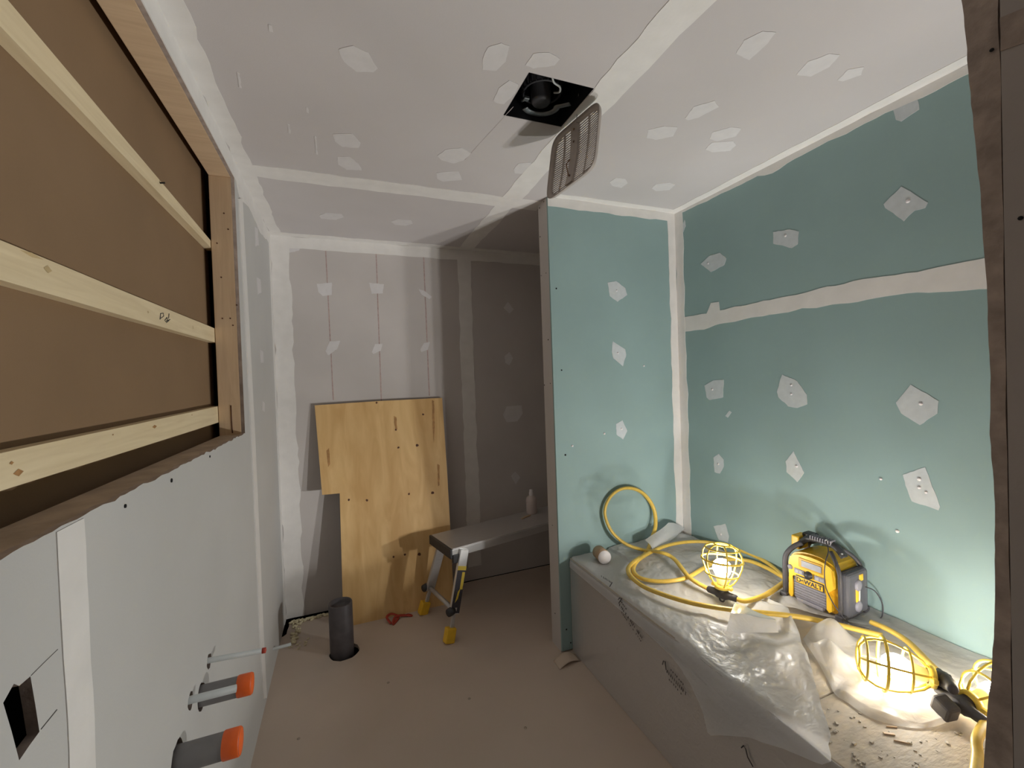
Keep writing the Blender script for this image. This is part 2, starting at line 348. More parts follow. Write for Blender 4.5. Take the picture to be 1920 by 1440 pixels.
for par, pl, mt, polys in (
 (ceil, 'C', 'mud_grey', [
  [(635,92),(662,85),(690,98),(708,128),(700,135),(668,134),(645,115)], [(624,251),(660,250),(676,268),(672,277),(642,275),(628,265)],
  [(632,293),(655,294),(672,307),(678,319),(650,318),(634,308)], [(905,110),(915,88),(940,80),(955,85),(948,115),(930,132),(905,130)],
  [(925,188),(935,165),(955,150),(972,158),(965,175),(945,195),(930,192)], [(820,292),(835,280),(865,277),(883,287),(870,300),(850,306),(828,300)],
  [(818,324),(845,321),(860,321),(866,337),(830,340),(820,335)], [(598,404),(610,399),(640,401),(644,407),(630,412),(603,410)],
  [(733,415),(745,411),(770,413),(774,419),(760,423),(740,421)], [(985,122),(1000,100),(1030,98),(1050,110),(1040,122),(1000,128)],
  [(1380,100),(1395,75),(1430,58),(1455,60),(1440,80),(1405,112)], [(1493,140),(1515,115),(1555,100),(1575,102),(1555,125),(1520,143)],
  [(1570,150),(1590,130),(1620,125),(1615,140),(1580,152)], [(1284,222),(1300,200),(1340,188),(1348,200),(1310,220),(1290,225)],
  [(1212,258),(1215,243),(1245,236),(1270,238),(1262,255),(1230,262)], [(1330,260),(1335,248),(1370,238),(1390,240),(1380,255),(1345,264)],
  [(1322,280),(1335,267),(1375,264),(1380,272),(1370,282),(1335,285)], [(1143,341),(1155,333),(1172,335),(1177,343),(1165,352),(1148,348)],
  [(1222,353),(1230,345),(1255,342),(1266,346),(1255,356),(1230,358)], [(963,318),(972,306),(995,304),(1000,315),(985,326),(966,325)],
  [(444,135),(449,138),(453,165),(448,163)], [(503,45),(509,47),(512,60),(505,58)], [(539,232),(543,234),(545,250),(541,249)], [(574,200),(577,202),(579,212),(575,210)], [(590,255),(593,257),(596,290),(592,288)]]),
 (wb, 'B', 'mud_grey', [
  [(594,532),(622,530),(622,553),(605,555),(597,548)], [(692,530),(720,533),(718,550),(697,551)], [(785,542),(795,545),(810,557),(805,561),(790,552)],
  [(610,658),(618,640),(638,639),(632,655),(615,666)], [(697,660),(703,645),(717,645),(714,658),(700,664)], [(788,656),(795,643),(806,641),(802,656),(790,660)],
  [(944,577),(952,566),(963,580),(955,588)], [(946,668),(955,660),(962,672),(955,685),(947,680)], [(943,778),(950,762),(978,760),(980,775),(970,790),(950,792)], [(958,893),(966,884),(975,895),(967,908)],
  [(538,458),(570,455),(560,470),(540,474)]]),
 (wl, 'L', 'mud_grey', [[(481,520),(488,524),(490,548),(483,552)], [(487,655),(493,660),(494,680),(489,680)], [(478,425),(483,430),(485,460),(479,462)], [(492,752),(496,756),(496,772),(492,770)]]),
 (wp, 'P', 'mud_green', [
  [(1139,530),(1155,527),(1172,540),(1176,553),(1158,566),(1143,555)], [(1149,640),(1172,655),(1174,665),(1168,687),(1150,672),(1147,660)], [(1155,795),(1167,788),(1176,808),(1168,824),(1156,815)]]),
 (wr, 'G', 'mud_green', [
  [(1657,383),(1690,350),(1740,380),(1735,390),(1715,395),(1695,415),(1660,390)], [(1450,435),(1480,430),(1498,434),(1496,458),(1485,465),(1450,457)],
  [(1314,495),(1330,480),(1350,474),(1362,485),(1358,497),(1333,510)], [(1321,723),(1338,713),(1357,712),(1356,745),(1330,750),(1325,745)],
  [(1457,735),(1467,702),(1495,715),(1513,740),(1514,758),(1495,765),(1478,762),(1460,745)], [(1680,755),(1708,721),(1760,752),(1758,775),(1725,797),(1690,775)],
  [(1338,858),(1348,851),(1357,862),(1357,875),(1350,888),(1340,885)], [(1473,865),(1488,846),(1508,886),(1495,904),(1475,885)],
  [(1693,890),(1735,876),(1752,920),(1763,950),(1760,957),(1710,940),(1698,910)], [(1338,987),(1360,982),(1367,1005),(1365,1017),(1348,1012)],
  [(1672,195),(1720,185),(1724,205),(1690,228),(1680,225)], [(1360,780),(1368,770),(1372,773),(1365,783)], [(1276,428),(1284,412),(1286,424),(1281,436)]])):
    for pts in polys: skin_px('compound_patch', par, pl, pts, mt, t=.0012, step=.012, jit=.0022)
# dimples over the screws and bare screw heads, one joined mesh per wall
def dots(name, par, pl, pts, r, mt, h=.0018):
    ax, v, s = NRM[pl]; b = MB(); n = [0, 0, 0]; n[ax] = s
    for p in pts: b.disc(P(p[0], p[1], ax, v), r*random.uniform(.8, 1.2), n, 9, h)
    return b.build(name, mt, par)
dots('compound_spots', wr, 'G', [(1703,377),(1473,442),(1328,494),(1336,730),(1484,739),(1484,722),(1727,757),(1347,870),(1494,874),(1724,898),(1724,914),(1737,923),(1352,1002),(1652,898),(1683,996)], .006, 'white', .003)
dots('compound_spots', wp, 'P', [(1156,545),(1158,662),(1165,804),(1207,686),(1133,813),(1073,836)], .0055, 'white', .003)
dots('screw_heads', wp, 'P', [(1043,541),(1053,694),(1060,853),(1062,1180),(1070,1205)], .0042, 'black')
dots('screw_heads', wl, 'L', [(234,949),(321,901),(393,856)], .0042, 'black')
dots('screw_heads', wn, 'J', [(1860,94),(1914,409)], .003, 'black')
NRM['E'] = (0, XP, -1)
dots('screw_heads', wp, 'E', [(1012,390),(1020,378),(1013,444),(1015,517),(1024,512),(1028,637),(1021,722),(1032,719),(1036,985),(1041,1150)], .003, 'black')
skin('joint_tape', wn, 'J', [(.374, 2.005), (.30, 1.99), (.2, 1.97), (.2, 2.03), (.30, 2.045), (.374, 2.06)], 'gypsum', jit=.002)
# faint red chalk lines on the back wall, pencil lines by the electrical box
for pts in ([(609,455),(611,455),(626,750),(624,750)], [(704,470),(706,470),(716,752),(714,752)], [(793,475),(795,475),(806,742),(804,742)]):
    skin_px('chalk_line', wb, 'B', pts, 'chalk', t=.0006, jit=.001)
for pts in ([(58,1266),(82,1242),(108,1217),(108,1218),(82,1243.2),(58,1267.2)], [(76,1367),(106,1330),(107,1331),(77,1368)]):
    skin_px('pencil_line', wl, 'L', pts, 'pencil', t=.0005, jit=.0002)
# ceiling hairline joints
for pts in ([(962,200),(963,200),(872,300),(870,300)],):
    skin_px('hairline', ceil, 'C', pts, M['hair'], t=.0004, jit=.0008)

# ------------------------------------------------------------------ framed opening in the left wall
op = thing('window_1', 'rough pine framed opening in the left wall closed by brown board', None, (XL, 1.0, OZ0)); op['kind'] = 'structure'; op['category'] = 'opening'
opi = Matrix.Translation((-XL, -1.0, -OZ0))
def opart(mb, name, mt):
    o = mb.build(name, mt, op); o.data.transform(opi); return o
opart(MB().rbox((-.482, OY0, OZ1), (XL-T, OY1+.04, OZ1+.036), .002), 'header_board', 'pine')
opart(MB().rbox((-.482, OY1, OZ0-.036), (XL-T, OY1+.038, OZ1), .002), 'jamb_board', wood('pine_jamb', (.56, .40, .255), (.64, .475, .31), stretch=(40, 40, 3)))
opart(MB().rbox((-.482, OY0, OZ0-.038), (XL-T, OY1, OZ0-.003), .002), 'sill_board', mat('dark_sill', (.40, .31, .235), .85, .2, 12, .3, 60))  # sill darker and greyer than the other framing boards
opart(MB().box((-.525, OY0-.2, 1.15), (-.512, 2.185, ZC)), 'backing_board', 'brown')
def batten(z0a, z1a, z0b, z1b, name='batten'):
    ya, yb_, ye = .95, 2.104, OY0-.1
    ex = lambda a, b: a+(b-a)*(ye-ya)/(yb_-ya)
    prof = lambda y, z0, z1: [(-.484, y, z0), (-.484, y, z1), (-.511, y, z1), (-.511, y, z0)]
    yr = 2.16; er = lambda a, b: a+(b-a)*(yr-ya)/(yb_-ya)
    n = 24; v = []; f = []
    for i in range(n+1):
        t = i/n; y = ye+(yr-ye)*t
        z0 = ex(z0a, z0b)*(1-t)+er(z0a, z0b)*t; z1 = ex(z1a, z1b)*(1-t)+er(z1a, z1b)*t
        wv = .0012*noise.noise((y*4, z0, 0)); v += prof(y, z0+wv, z1+wv)
    for i in range(n):
        for j in range(4): f.append((i*4+j, i*4+(j+1) % 4, i*4+4+(j+1) % 4, i*4+4+j))
    f += [(0, 1, 2, 3), tuple(n*4+i for i in (3, 2, 1, 0))]
    return opart(MB().add(v, f), name, 'batten')
b1 = batten(2.072, 2.13, 2.066, 2.096)
b2 = batten(1.665, 1.727, 1.676, 1.734)
b3 = batten(1.343, 1.40, 1.344, 1.411)
def marks(parent, pts, rad, mt, name):
    b = MB()
    for p, sx, sz in pts:
        q = P(*p, 0, -.4835); b.add([(q.x, q.y-sx, q.z), (q.x, q.y, q.z+sz), (q.x, q.y+sx, q.z), (q.x, q.y, q.z-sz)], [(0, 1, 2, 3)])
    o = b.build(name, mt, parent); o.data.transform(opi); return o
marks(b3, [((35,886),.012,.006),((22,868),.005,.003),((290,800),.016,.005),((212,815),.004,.002),((360,778),.006,.002)], 1, 'stain', 'knot')
marks(b2, [((90,505),.012,.007),((362,614),.005,.008),((60,478),.03,.004),((278,585),.006,.004)], 1, mat('pale_knot', (.56, .42, .22), .7, .1, 30), 'knot')
b = MB()
for seq in ([(300,599),(301,588),(306,587),(307,593),(301,597)], [(309,601),(313,595),(314,602)], [(312,605),(317,601)], [(316,597),(317,588)], [(310,603),(319,599)]):
    b.tube([P(x, y, 0, -.4832) for x, y in seq], .0011, 4)
o = b.build('pencil_scribble', 'pencil', b2); o.data.transform(opi)
b = MB(); q = P(300, 343, 0, -.4832); b.tube([q, q+Vector((.012, 0, .002))], .0025, 6); o = b.build('screw', 'black', b1); o.data.transform(opi)
b = MB()
for px in ((417,597),(432,597),(444,572),(437,610),(407,456),(420,400),(428,430),(415,520)):
    q = P(*px, 1, OY1-.0005); b.disc(q, .003, (0, -1, 0), 7, .0006)
b.tube([P(433,760,1,OY1-.0008), P(434,785,1,OY1-.0008), P(436,812,1,OY1-.0008)], .0022, 5)
o = b.build('nail_marks', 'knot', op); o.data.transform(opi)

# ------------------------------------------------------------------ exhaust fan in the ceiling and its hanging grille
fcx, fcy = (HX0+HX1)/2, (HY0+HY1)/2
fan = thing('exhaust_fan', 'open black exhaust fan housing set in the ceiling', 'fan', (fcx, fcy, ZC))
fi = Matrix.Translation((-fcx, -fcy, -ZC))
b = MB(); z1 = ZC+.17
b.box((HX0, HY0, ZC+.001), (HX0+.002, HY1, z1)).box((HX1-.002, HY0, ZC+.001), (HX1, HY1, z1)).box((HX0, HY0, ZC+.001), (HX1, HY0+.002, z1)).box((HX0, HY1-.002, ZC+.001), (HX1, HY1, z1)).box((HX0, HY0, z1), (HX1, HY1, z1+.002))
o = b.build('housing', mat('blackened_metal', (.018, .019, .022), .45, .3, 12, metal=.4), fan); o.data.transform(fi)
b = MB().lathe([(.001, .035), (.03, .035), (.036, .045), (.036, .12), (.075, .13), (.078, .165)], Matrix.Translation((.0, .045, -.012)), 24); o = b.build('motor', 'dark', fan)
b = MB()
for k in range(22):
    a = 2*math.pi*k/22; c, s_ = math.cos(a), math.sin(a)
    b.box((.060, -.001, .075), (.074, .001, .16), Matrix.Translation((0, .035, -.02)) @ Matrix.Rotation(a, 4, 'Z'))
b.tube([(.067*math.cos(2*math.pi*k/24), .035+.067*math.sin(2*math.pi*k/24), .055) for k in range(24)], .004, 6, True)
b.build('blower_wheel', 'dark', fan)
arc = [(.062*math.cos(a), .048+.05*math.sin(a), .018) for a in [math.radians(q) for q in range(-15, 150, 12)]]
b = MB().tube(spline([(.092, -.002, .012), (.080, .012, .014), (.068, .026, .016)]+arc, 3), .012, 8, flat=.25, up=(0, 0, 1)); b.build('mounting_bracket', 'steel', fan)
b = MB().tube(spline([(-.03, -.10, .03), (-.01, -.075, .02), (.02, -.06, .02), (.035, -.03, .025), (.03, .0, .04)]), .0035, 6); b.build('wire', 'pvc', fan)
b = MB().rbox((-.07, .03, .02), (-.05, .048, .03), .002).tube([(-.06, .05, .03), (-.055, .09, .05)], .006, 8); b.build('connector', 'steel', fan)

gA, gB, gC, gD = Vector((.814, 1.534, 2.425)), Vector((.853, 1.253, 2.425)), Vector((.823, 1.262, 2.192)), Vector((.784, 1.552, 2.180))
gn = (gB-gA).cross(gD-gA).normalized()
if gn.x < 0: gn = -gn
gm = (gA+gB+gC+gD)/4
def G(u, v, d=0.): return (gA*(1-u)+gB*u)*(1-v)+(gD*(1-u)+gC*u)*v + gn*(d+.012*(1-(2*u-1)**2)*(1-(2*v-1)**2)) - gm
gr = thing('fan_grille', 'slatted rounded fan cover dangling edge-on below the ceiling hole', 'grille', gm)
def sq(r, n=64, p=7.):
    out = []
    for i in range(n):
        a = 2*math.pi*i/n; c, s_ = math.cos(a), math.sin(a)
        out.append((.5+r*math.copysign(abs(c)**(2/p), c), .5+r*math.copysign(abs(s_)**(2/p), s_)))
    return out
o1, o2 = sq(.5), sq(.44)
v = [G(u, w_, .0) for u, w_ in o1]+[G(u, w_, .010) for u, w_ in sq(.485)]+[G(u, w_, .010) for u, w_ in o2]+[G(u, w_, .004) for u, w_ in o2]+[G(u, w_, -.006) for u, w_ in o1]
n = 64; f = [(k*n+i, k*n+(i+1) % n, ((k+1) % 5)*n+(i+1) % n, ((k+1) % 5)*n+i) for k in range(5) for i in range(n)]
MB().add(v, f, True).build('frame', 'grille', gr)
b = MB(); ns = 24
for k in range(ns):
    v0 = .075+.85*(k+.5)/ns; pts = []
    h = .44*(1-abs((v0-.5)/.44)**7)**(1/7)
    pts = [G(.5-h+2*h*j/8, v0, .006) for j in range(9)]
    b.tube(pts, .0029, 4)
o = b.build('slats', 'grille', gr); o['kind'] = 'stuff'
def bar(u0, u1, d0, d1):
    v = []; f = []
    for i in range(9):
        t = .06+.88*i/8; v += [G(u0, t, d0), G(u1, t, d0), G(u1, t, d1), G(u0, t, d1)]
    for i in range(8):
        for j in range(4): f.append((i*4+j, i*4+(j+1) % 4, i*4+4+(j+1) % 4, i*4+4+j))
    return MB().add(v, f+[(0, 1, 2, 3), (35, 34, 33, 32)])
bar(.41, .55, -.004, .010).build('centre_bar', 'grille', gr)
bar(.235, .25, .002, .010).build('divider', 'grille', gr); bar(.745, .76, .002, .010).build('divider', 'grille', gr)
MB().tube(spline([G(.5, .85, -.012), G(.46, .7, -.02), G(.42, .62, -.016), G(.44, .55, -.008)]), .0022, 6).build('spring_clip', mat('rusty_spring', (.24, .13, .07), .5, .2, 40), gr)
b = MB()
for t in (.12, .3, .82): b.disc(G(.48, t, -.005), .004, -gn, 8, .002)
b.build('clip_posts', mat('brown_spots', (.16, .10, .07), .6, .2, 40), gr)
wg = Vector((HX1-.004, 1.33, ZC+.04))-gm
MB().tube(spline([G(.52, .04, 0), G(.55, -.02, .0)+Vector((-.004, 0, .01)), wg]), .0015, 6).build('hanger_wire', 'steel', gr)

# ------------------------------------------------------------------ plywood sheet leaning on the back wall
def plyP(x, y):
    d = CR*((x-960)/FPX) - CU*((y-720)/FPX) + CF; c = Vector((0, 0, CAMZ))
    p0 = Vector((0, 2.828, 0)); nrm = Vector((0, -1.36, .226)).normalized(); return c+d*((p0-c).dot(nrm)/d.dot(nrm))
pn = Vector((0, -1.36, .226)).normalized(); pu = Vector((0, .226, 1.36)).normalized()
base = plyP(645, 1176); base.z = 0; base.y = 2.828
ply = thing('plywood_sheet', 'notched plywood sheet leaning against the grey back wall', 'plywood', base)
pm = Matrix((Vector((1, 0, 0)), -pn, pu)).transposed().to_4x4()
def ply2(x, y):
    q = plyP(x, y)-base; return (q.x, q.dot(pu))
outl = [ply2(*p) for p in ((590, 760), (710, 752), (829, 746), (838, 880), (844, 985), (851, 1127))]+[ply2(851, 1127), ply2(644, 1178), ply2(637, 925), ply2(604, 928)]
outl[5] = (outl[5][0], .001); outl[6] = (outl[5][0]-.001, 0.0); outl[7] = (outl[7][0], .0)
o = MB().prism(rough(outl, .06, .0012), 1, .0006, .0150).build('board', 'ply_edge', ply); o.data.transform(pm)
o = MB().prism([(x, z) for x, z in outl], 1, -.0004, .0008).build('face_veneer', 'ply', ply); o.data.transform(pm)
b = MB()
for x, y in ((706,755),(793,777),(742,806),(782,835),(654,937),(688,938),(767,926),(811,924),(738,1044),(759,1040),(786,1039),(747,839)):
    q = ply2(x, y); b.prism(circ(q, .0105 if (x, y) in ((782,835),(811,924),(786,1039)) else .0072, 9, .0022), 1, -.0012, .0)
o = b.build('knot_marks', 'knot', ply); o.data.transform(pm)
b = MB()
for pts in ([(738,780),(743,782),(745,805),(741,806)], [(810,750),(814,752),(815,800),(813,830),(811,800)], [(820,870),(824,872),(824,910),(821,912)], [(612,845),(617,840),(619,870),(615,876)]):
    b.prism(rough([ply2(*p) for p in pts], .01, .002), 1, -.0009, .0)
o = b.build('resin_streaks', 'stain', ply); o.data.transform(pm)

# ------------------------------------------------------------------ aluminium work platform and bottle
bd = Vector((.976, .219, 0)); be = Vector((.231, -.973, 0)); BH = .50
b0 = Vector((.485, 2.768, 0))          # back left corner on the floor plan
bench = thing('work_platform', 'low aluminium work platform with yellow feet beside the plywood', 'platform', b0, math.atan2(.219, .976))
BL, BW = 1.15, .30                      # local: +x along the platform, -y towards the camera
MB().rbox((.012, -BW, BH-.012), (BL-.012, 0, BH), .003).build('deck_top', 'alu', bench)
for yy in (-BW-.001, -.003): MB().rbox((.0, yy-.002, BH-.052), (BL, yy+.006, BH-.006), .002).build('side_rail', 'alu_b', bench)
for xx in (-.004, BL-.012): MB().rbox((xx, -BW-.004, BH-.058), (xx+.014, .004, BH-.002), .003).build('end_cap', 'dark', bench)
def leg(ex, sy, sgn):
    top = Vector((ex+sgn*.075, -.03 if sy else -BW+.005, BH-.045)); foot = Vector((ex-sgn*(.055), .02 if sy else -BW-.055, 0))
    if not sy: top.y = -BW-.012
    d = (foot-top).normalized(); mid = top+(foot-top)*.68
    m_ = frame(top, (1, 0, 0), -d)
    lg = MB().rbox((-.028, -.012, -(mid-top).length), (.028, .012, .03), .003, 2, m_).build('leg', 'alu_b' if not sy else 'alu', bench)
    ln = (foot-top).length
    MB().rbox((-.011, -.008, -ln+.03), (.011, .008, -(mid-top).length+.06), .002, 1, m_).build('leg_extension', 'alu', lg)
    MB().rbox((-.029, -.022, -.018), (.029, .022, .062), .006, 2, frame(foot+Vector((0, 0, .019)), (1, 0, 0), -d)).build('foot', 'yellow', lg)
    MB().lathe([(.0, -.02), (.022, -.02), (.024, 0), (.022, .02), (.0, .02)], frame(mid+Vector((-sgn*.02, .012 if sy else -.004, .02)), (0, 0, 1), (1, .3, 0)), 12).build('lock_knob', 'dark', lg)
    if not sy and sgn > 0:
        MB().box((-.0275, -.0128, -(mid-top).length+.005), (.0275, -.0121, -.085), m_).build('sticker', 'ink', lg)
        s2 = MB(); q = -.0133; L0 = -(mid-top).length
        s2.box((-.0275, q, -.085), (.0275, q+.0008, -.062), m_); s2.box((.006, q, -.19), (.024, q+.0008, -.095), m_)
        s2.add([m_ @ Vector(p) for p in ((-.012, q, L0+.06), (-.004, q, L0+.12), (.01, q, L0+.14), (.004, q, L0+.085))], [(0, 1, 2, 3)])
        s2.build('sticker_print', mat('sticker_yellow', (.70, .52, .06), .5, .05, 20), lg)
        s3 = MB().box((-.010, q, L0+.018), (.008, q+.0006, L0+.035), m_); s3.build('sticker_logo', 'alu', lg)
    return mid
for ex, sgn in ((0., 1), (BL, -1)):
    ma = leg(ex, True, sgn); mb = leg(ex, False, sgn)
    MB().tube([ma+Vector((0, 0, .02)), mb+Vector((0, 0, .02))], .013, 8).build('rung', 'alu', bench)
    MB().rbox((ex+sgn*.03-.02, -BW-.012, BH-.085), (ex+sgn*.03+.02, -BW+.012, BH-.035), .004).build('hinge', 'dark', bench)
bot = thing('glue_bottle', 'small pale pink squeeze bottle standing on the work platform', 'bottle', (1.247, 2.873, BH))
MB().lathe([(.0, 0), (.036, 0), (.039, .006), (.039, .095), (.036, .113), (.021, .127), (.014, .132)]).build('body', 'bottle', bot)
MB().lathe([(.016, .130), (.016, .150), (.013, .153), (.012, .172), (.0, .174)], n=16).build('cap', 'white', bot)
bbx = thing('wood_scrap', 'thin wooden scrap lying on the work platform beside the bottle', 'scrap', (1.17, 2.80, BH), .5)
MB().rbox((-.05, -.006, .0), (.05, .006, .008), .002).rbox((-.01, .004, 0), (.02, .016, .006), .001).build('sticks', 'pine', bbx)

# ------------------------------------------------------------------ pipes, drain, electrical box on the left
def stub(name, label, y, z, r, ln, mt, cap=None, tip=None, tilt=0.):
    t = thing(name, label, 'pipe', (XL, y, z)); m_ = frame((0, 0, 0), (0, 1, 0), (1, tilt*.2, tilt))
    prof = [(r, -.18), (r, ln)] + ([] if cap else [(r*.75, ln), (r*.75, ln-.03)])
    MB().lathe(prof, m_, 24).build('pipe', mt, t)
    if cap: MB().lathe([(r*1.03, ln-.036), (r*1.07, ln-.034), (r*1.07, ln-.003), (r*.98, ln), (r*.3, ln), (.0, ln)], m_, 24).build('end_cap', cap, t)
    if tip: MB().lathe([(r*.6, ln), (r*1.02, ln), (r*1.02, ln+.010), (0, ln+.012)], m_, 16).build('tip', tip, t)
    return t
p = pipes
stub('supply_pipe', 'thin grey pipe stub with red tip sticking out of the left wall', p[0][0], p[0][1], p[0][2]*.62, .135, 'pvc', tip='red', tilt=-.05)
stub('waste_pipe', 'upper grey waste pipe with orange cap behind a pale pipe', p[1][0], p[1][1], p[1][2], .122, 'abs', cap='orange')
stub('supply_pipe', 'thin pale pipe stub in front of the upper orange capped pipe', p[2][0], p[2][1], p[2][2]*.75, .10, 'pvc')
stub('waste_pipe', 'lower and thicker grey waste pipe with orange cap', p[3][0], p[3][1], p[3][2]*.86, .128, 'abs', cap='orange')
sp_ = thing('floor_pipe', 'short pale pipe end low on the left wall near the floor corner', 'pipe', (XL, 2.66, .12)); sp_.location = P(512, 1217, 0, XL)
MB().lathe([(.008, -.05), (.008, .085), (.005, .085), (.005, .06)], frame((0, 0, 0), (0, 1, 0), (1, 0, .05)), 14).build('pipe', 'pvc', sp_)
dr = thing('drain_pipe', 'dark upright drain pipe stub standing in a floor hole', 'pipe', (drain[0], drain[1], 0))
MB().lathe([(.063, -.13), (.063, .262), (.061, .266), (.057, .266), (.057, .24), (.0, .235)], None, 32).build('pipe', 'absd', dr)
eb = thing('electrical_box', 'dark empty electrical box recessed in the left wall', 'box', (XL-T, .733, 1.08))
b = MB(); y0, y1, z0, z1, x1 = -.04, .04, -.055, .055, -.055
b.box((x1, y0, z0), (x1+.002, y1, z1)).box((x1, y0, z0), (-.001, y0+.002, z1)).box((x1, y1-.002, z0), (-.001, y1, z1)).box((x1, y0, z0), (-.001, y1, z0+.002)).box((x1, y0, z1-.002), (-.001, y1, z1))
b.build('box', 'black', eb)
MB().tube(spline([(-.05, .0, -.03), (-.03, .01, -.035), (-.015, .0, -.04), (-.012, -.01, -.03)]), .003, 6).build('wire', 'pvc', eb)
MB().rbox((-.045, -.012, -.045), (-.02, .012, -.03), .002).build('clamp', 'steel', eb)

# ------------------------------------------------------------------ things on the floor
st = thing('red_strap', 'looped red strap lying on the floor by the plywood', 'strap', P(742, 1166, 2, 0))
b = MB().tube(spline([(-.03, -.02, .006), (-.05, .02, .03), (-.02, .05, .03), (.02, .03, .012), (-.02, -.03, .004), (.0, .02, .02), (.05, .035, .012), (.10, .02, .006), (.085, .05, .005), (.04, .04, .008)], 6), .009, 6, flat=.25)
b.build('strap', 'red', st)
cr = MB()
for i in range(70):
    if i < 44: x = -.36+random.random()*.28; y = 3.03-abs(random.gauss(0, .012)) ; z = 0
    else: x = -.345+random.random()*.05; y = 2.78+random.random()*.25; z = 0
    s_ = random.uniform(.006, .017)
    cr.rbox((-s_, -s_*.5, 0), (s_, s_*.5, s_*.9), s_*.3, 1, Matrix.Translation((x, y, .0005)) @ Matrix.Rotation(random.random()*6, 4, 'Z'))
for i in range(14):
    x = -.34+random.random()*.12; y = 2.70+random.random()*.09; s_ = random.uniform(.004, .010)
    cr.rbox((-s_, -s_*.5, 0), (s_, s_*.5, s_*.7), s_*.3, 1, Matrix.Translation((x, y, .0005)) @ Matrix.Rotation(random.random()*6, 4, 'Z'))
tag(cr.build('foam_crumbs', 'foam'), 'yellowish foam crumbs along the cut floor edge in the back corner', 'debris', kind='stuff')
# curled floor paper at the foot of the partition
fp0 = P(1053, 1232, 2, 0.0)
v = []; f = []; nu, nv = 10, 6
for i in range(nu+1):
    for j in range(nv+1):
        a = i/nu; c = j/nv; x = -.055+.13*a; y = -.075*c*(1-.2*a); z = .028*math.sin(math.pi*min(1, a*1.0))*(1-c*.35)+.001
        v.append((x, y+.0, z))
for i in range(nu):
    for j in range(nv): f.append((i*(nv+1)+j, (i+1)*(nv+1)+j, (i+1)*(nv+1)+j+1, i*(nv+1)+j+1))
fp = MB().add(v, f, True).build('paper_flap', 'tan'); fp.location = (fp0.x, fp0.y-.01, .0005)
sol = fp.modifiers.new('t', 'SOLIDIFY'); sol.thickness = .001
tag(fp, 'curled edge of floor paper at the foot of the partition', 'paper')
# small cap-like spots on the floor
ns_ = MB()
for x, y in ((728,1280),(560,1385),(880,1310),(985,1365)): ns_.disc(P(x, y, 2, 0), .007, (0, 0, 1), 9, .001)
ns_.build('floor_spots', mat('floor_spot', (.40, .33, .27), .8, .1, 20), floor)

# ------------------------------------------------------------------ tub deck
DZ, DX = .505, 1.108
deck = thing('tub_deck', 'boxed bathtub platform under the green walls', 'platform', (DX, 1.2, 0))
di = Matrix.Translation((-DX, -1.2, 0))
def dpart(mb, name, mt):
    o = mb.build(name, mt, deck); o.data.transform(di); return o
dpart(MB().rbox((DX, .452, DZ-.018), (XG-.001, .858, DZ), .0025), 'deck_board', 'deckboard')
dpart(MB().rbox((DX, .863, DZ-.018), (XG-.001, YP-.001, DZ), .0025), 'deck_board', 'deckboard')
dpart(MB().box((DX+.001, .452, 0), (DX+.018, YP-.001, DZ-.019)), 'front_panel', 'drywall')

# ------------------------------------------------------------------ plastic sheeting over the deck
def nz(x, y, s, o=0.): return noise.noise((x*s+o, y*s-o*.7, o*1.3))
def crumple(x, y):
    wx = x+.05*nz(x, y, 3, 7); wy = y+.05*nz(x, y, 3, 19)
    def vor(k, o):
        d = noise.voronoi((wx*k+o, (wy+.35*wx)*k*.8-o, o))[0]; return d[1]-d[0], d[0]
    a, a0 = vor(6.5, 3.1); b_, b0 = vor(14., 9.7); c, c0 = vor(31., 5.3)
    h = .013*(1-abs(nz(wx, wy, 4.5, 2))*2)+.030*max(0, .55-a0)*1.2+.011*max(0, .6-b0)+.007*(.35-min(b_, .35))+.0035*(.4-min(c, .4))
    return max(0., h)
def bumpf(x, y, cx, cy, rx, ry, h): return h*math.exp(-((x-cx)/rx)**2-((y-cy)/ry)**2)
def interp(k, t):
    if t <= k[0][0]: return k[0][1]
    for (a, va), (b_, vb) in zip(k, k[1:]):
        if t <= b_: return va+(vb-va)*(t-a)/(b_-a)
    return k[-1][1]
ps = thing('plastic_sheet', 'crumpled milky plastic sheeting draped over the tub deck', 'plastic sheet', (DX, 1.3, DZ))
pi_ = Matrix.Translation((-DX, -1.3, -DZ))
def grid(name, fn, nu, nv, mt, sol=0.0008):
    v = [fn(i/nu, j/nv) for i in range(nu+1) for j in range(nv+1)]
    f = [(i*(nv+1)+j, (i+1)*(nv+1)+j, (i+1)*(nv+1)+j+1, i*(nv+1)+j+1) for i in range(nu) for j in range(nv)]
    me = bpy.data.meshes.new(name); me.from_pydata([tuple(p) for p in v], [], f); me.polygons.foreach_set('use_smooth', [True]*len(f)); me.transform(pi_); me.update()
    return link(name, me, ps, mt)
X0 = XG-.008; SE = X0-(DX-.006); RR = .028; AL = RR*math.pi/2; DROP = .19
yend = [(DX-.006, .715), (1.187, .785), (1.281, .868), (1.423, 1.0), (1.51, 1.09), (1.567, 1.16), (1.60, 1.27), (1.66, 1.16), (1.75, 1.02), (X0, .95)]
hem = [(0., .715), (.02, .745), (.05, .83), (.10, .93), (.18, 1.04), (.22, 1.09), (.30, 1.10)]
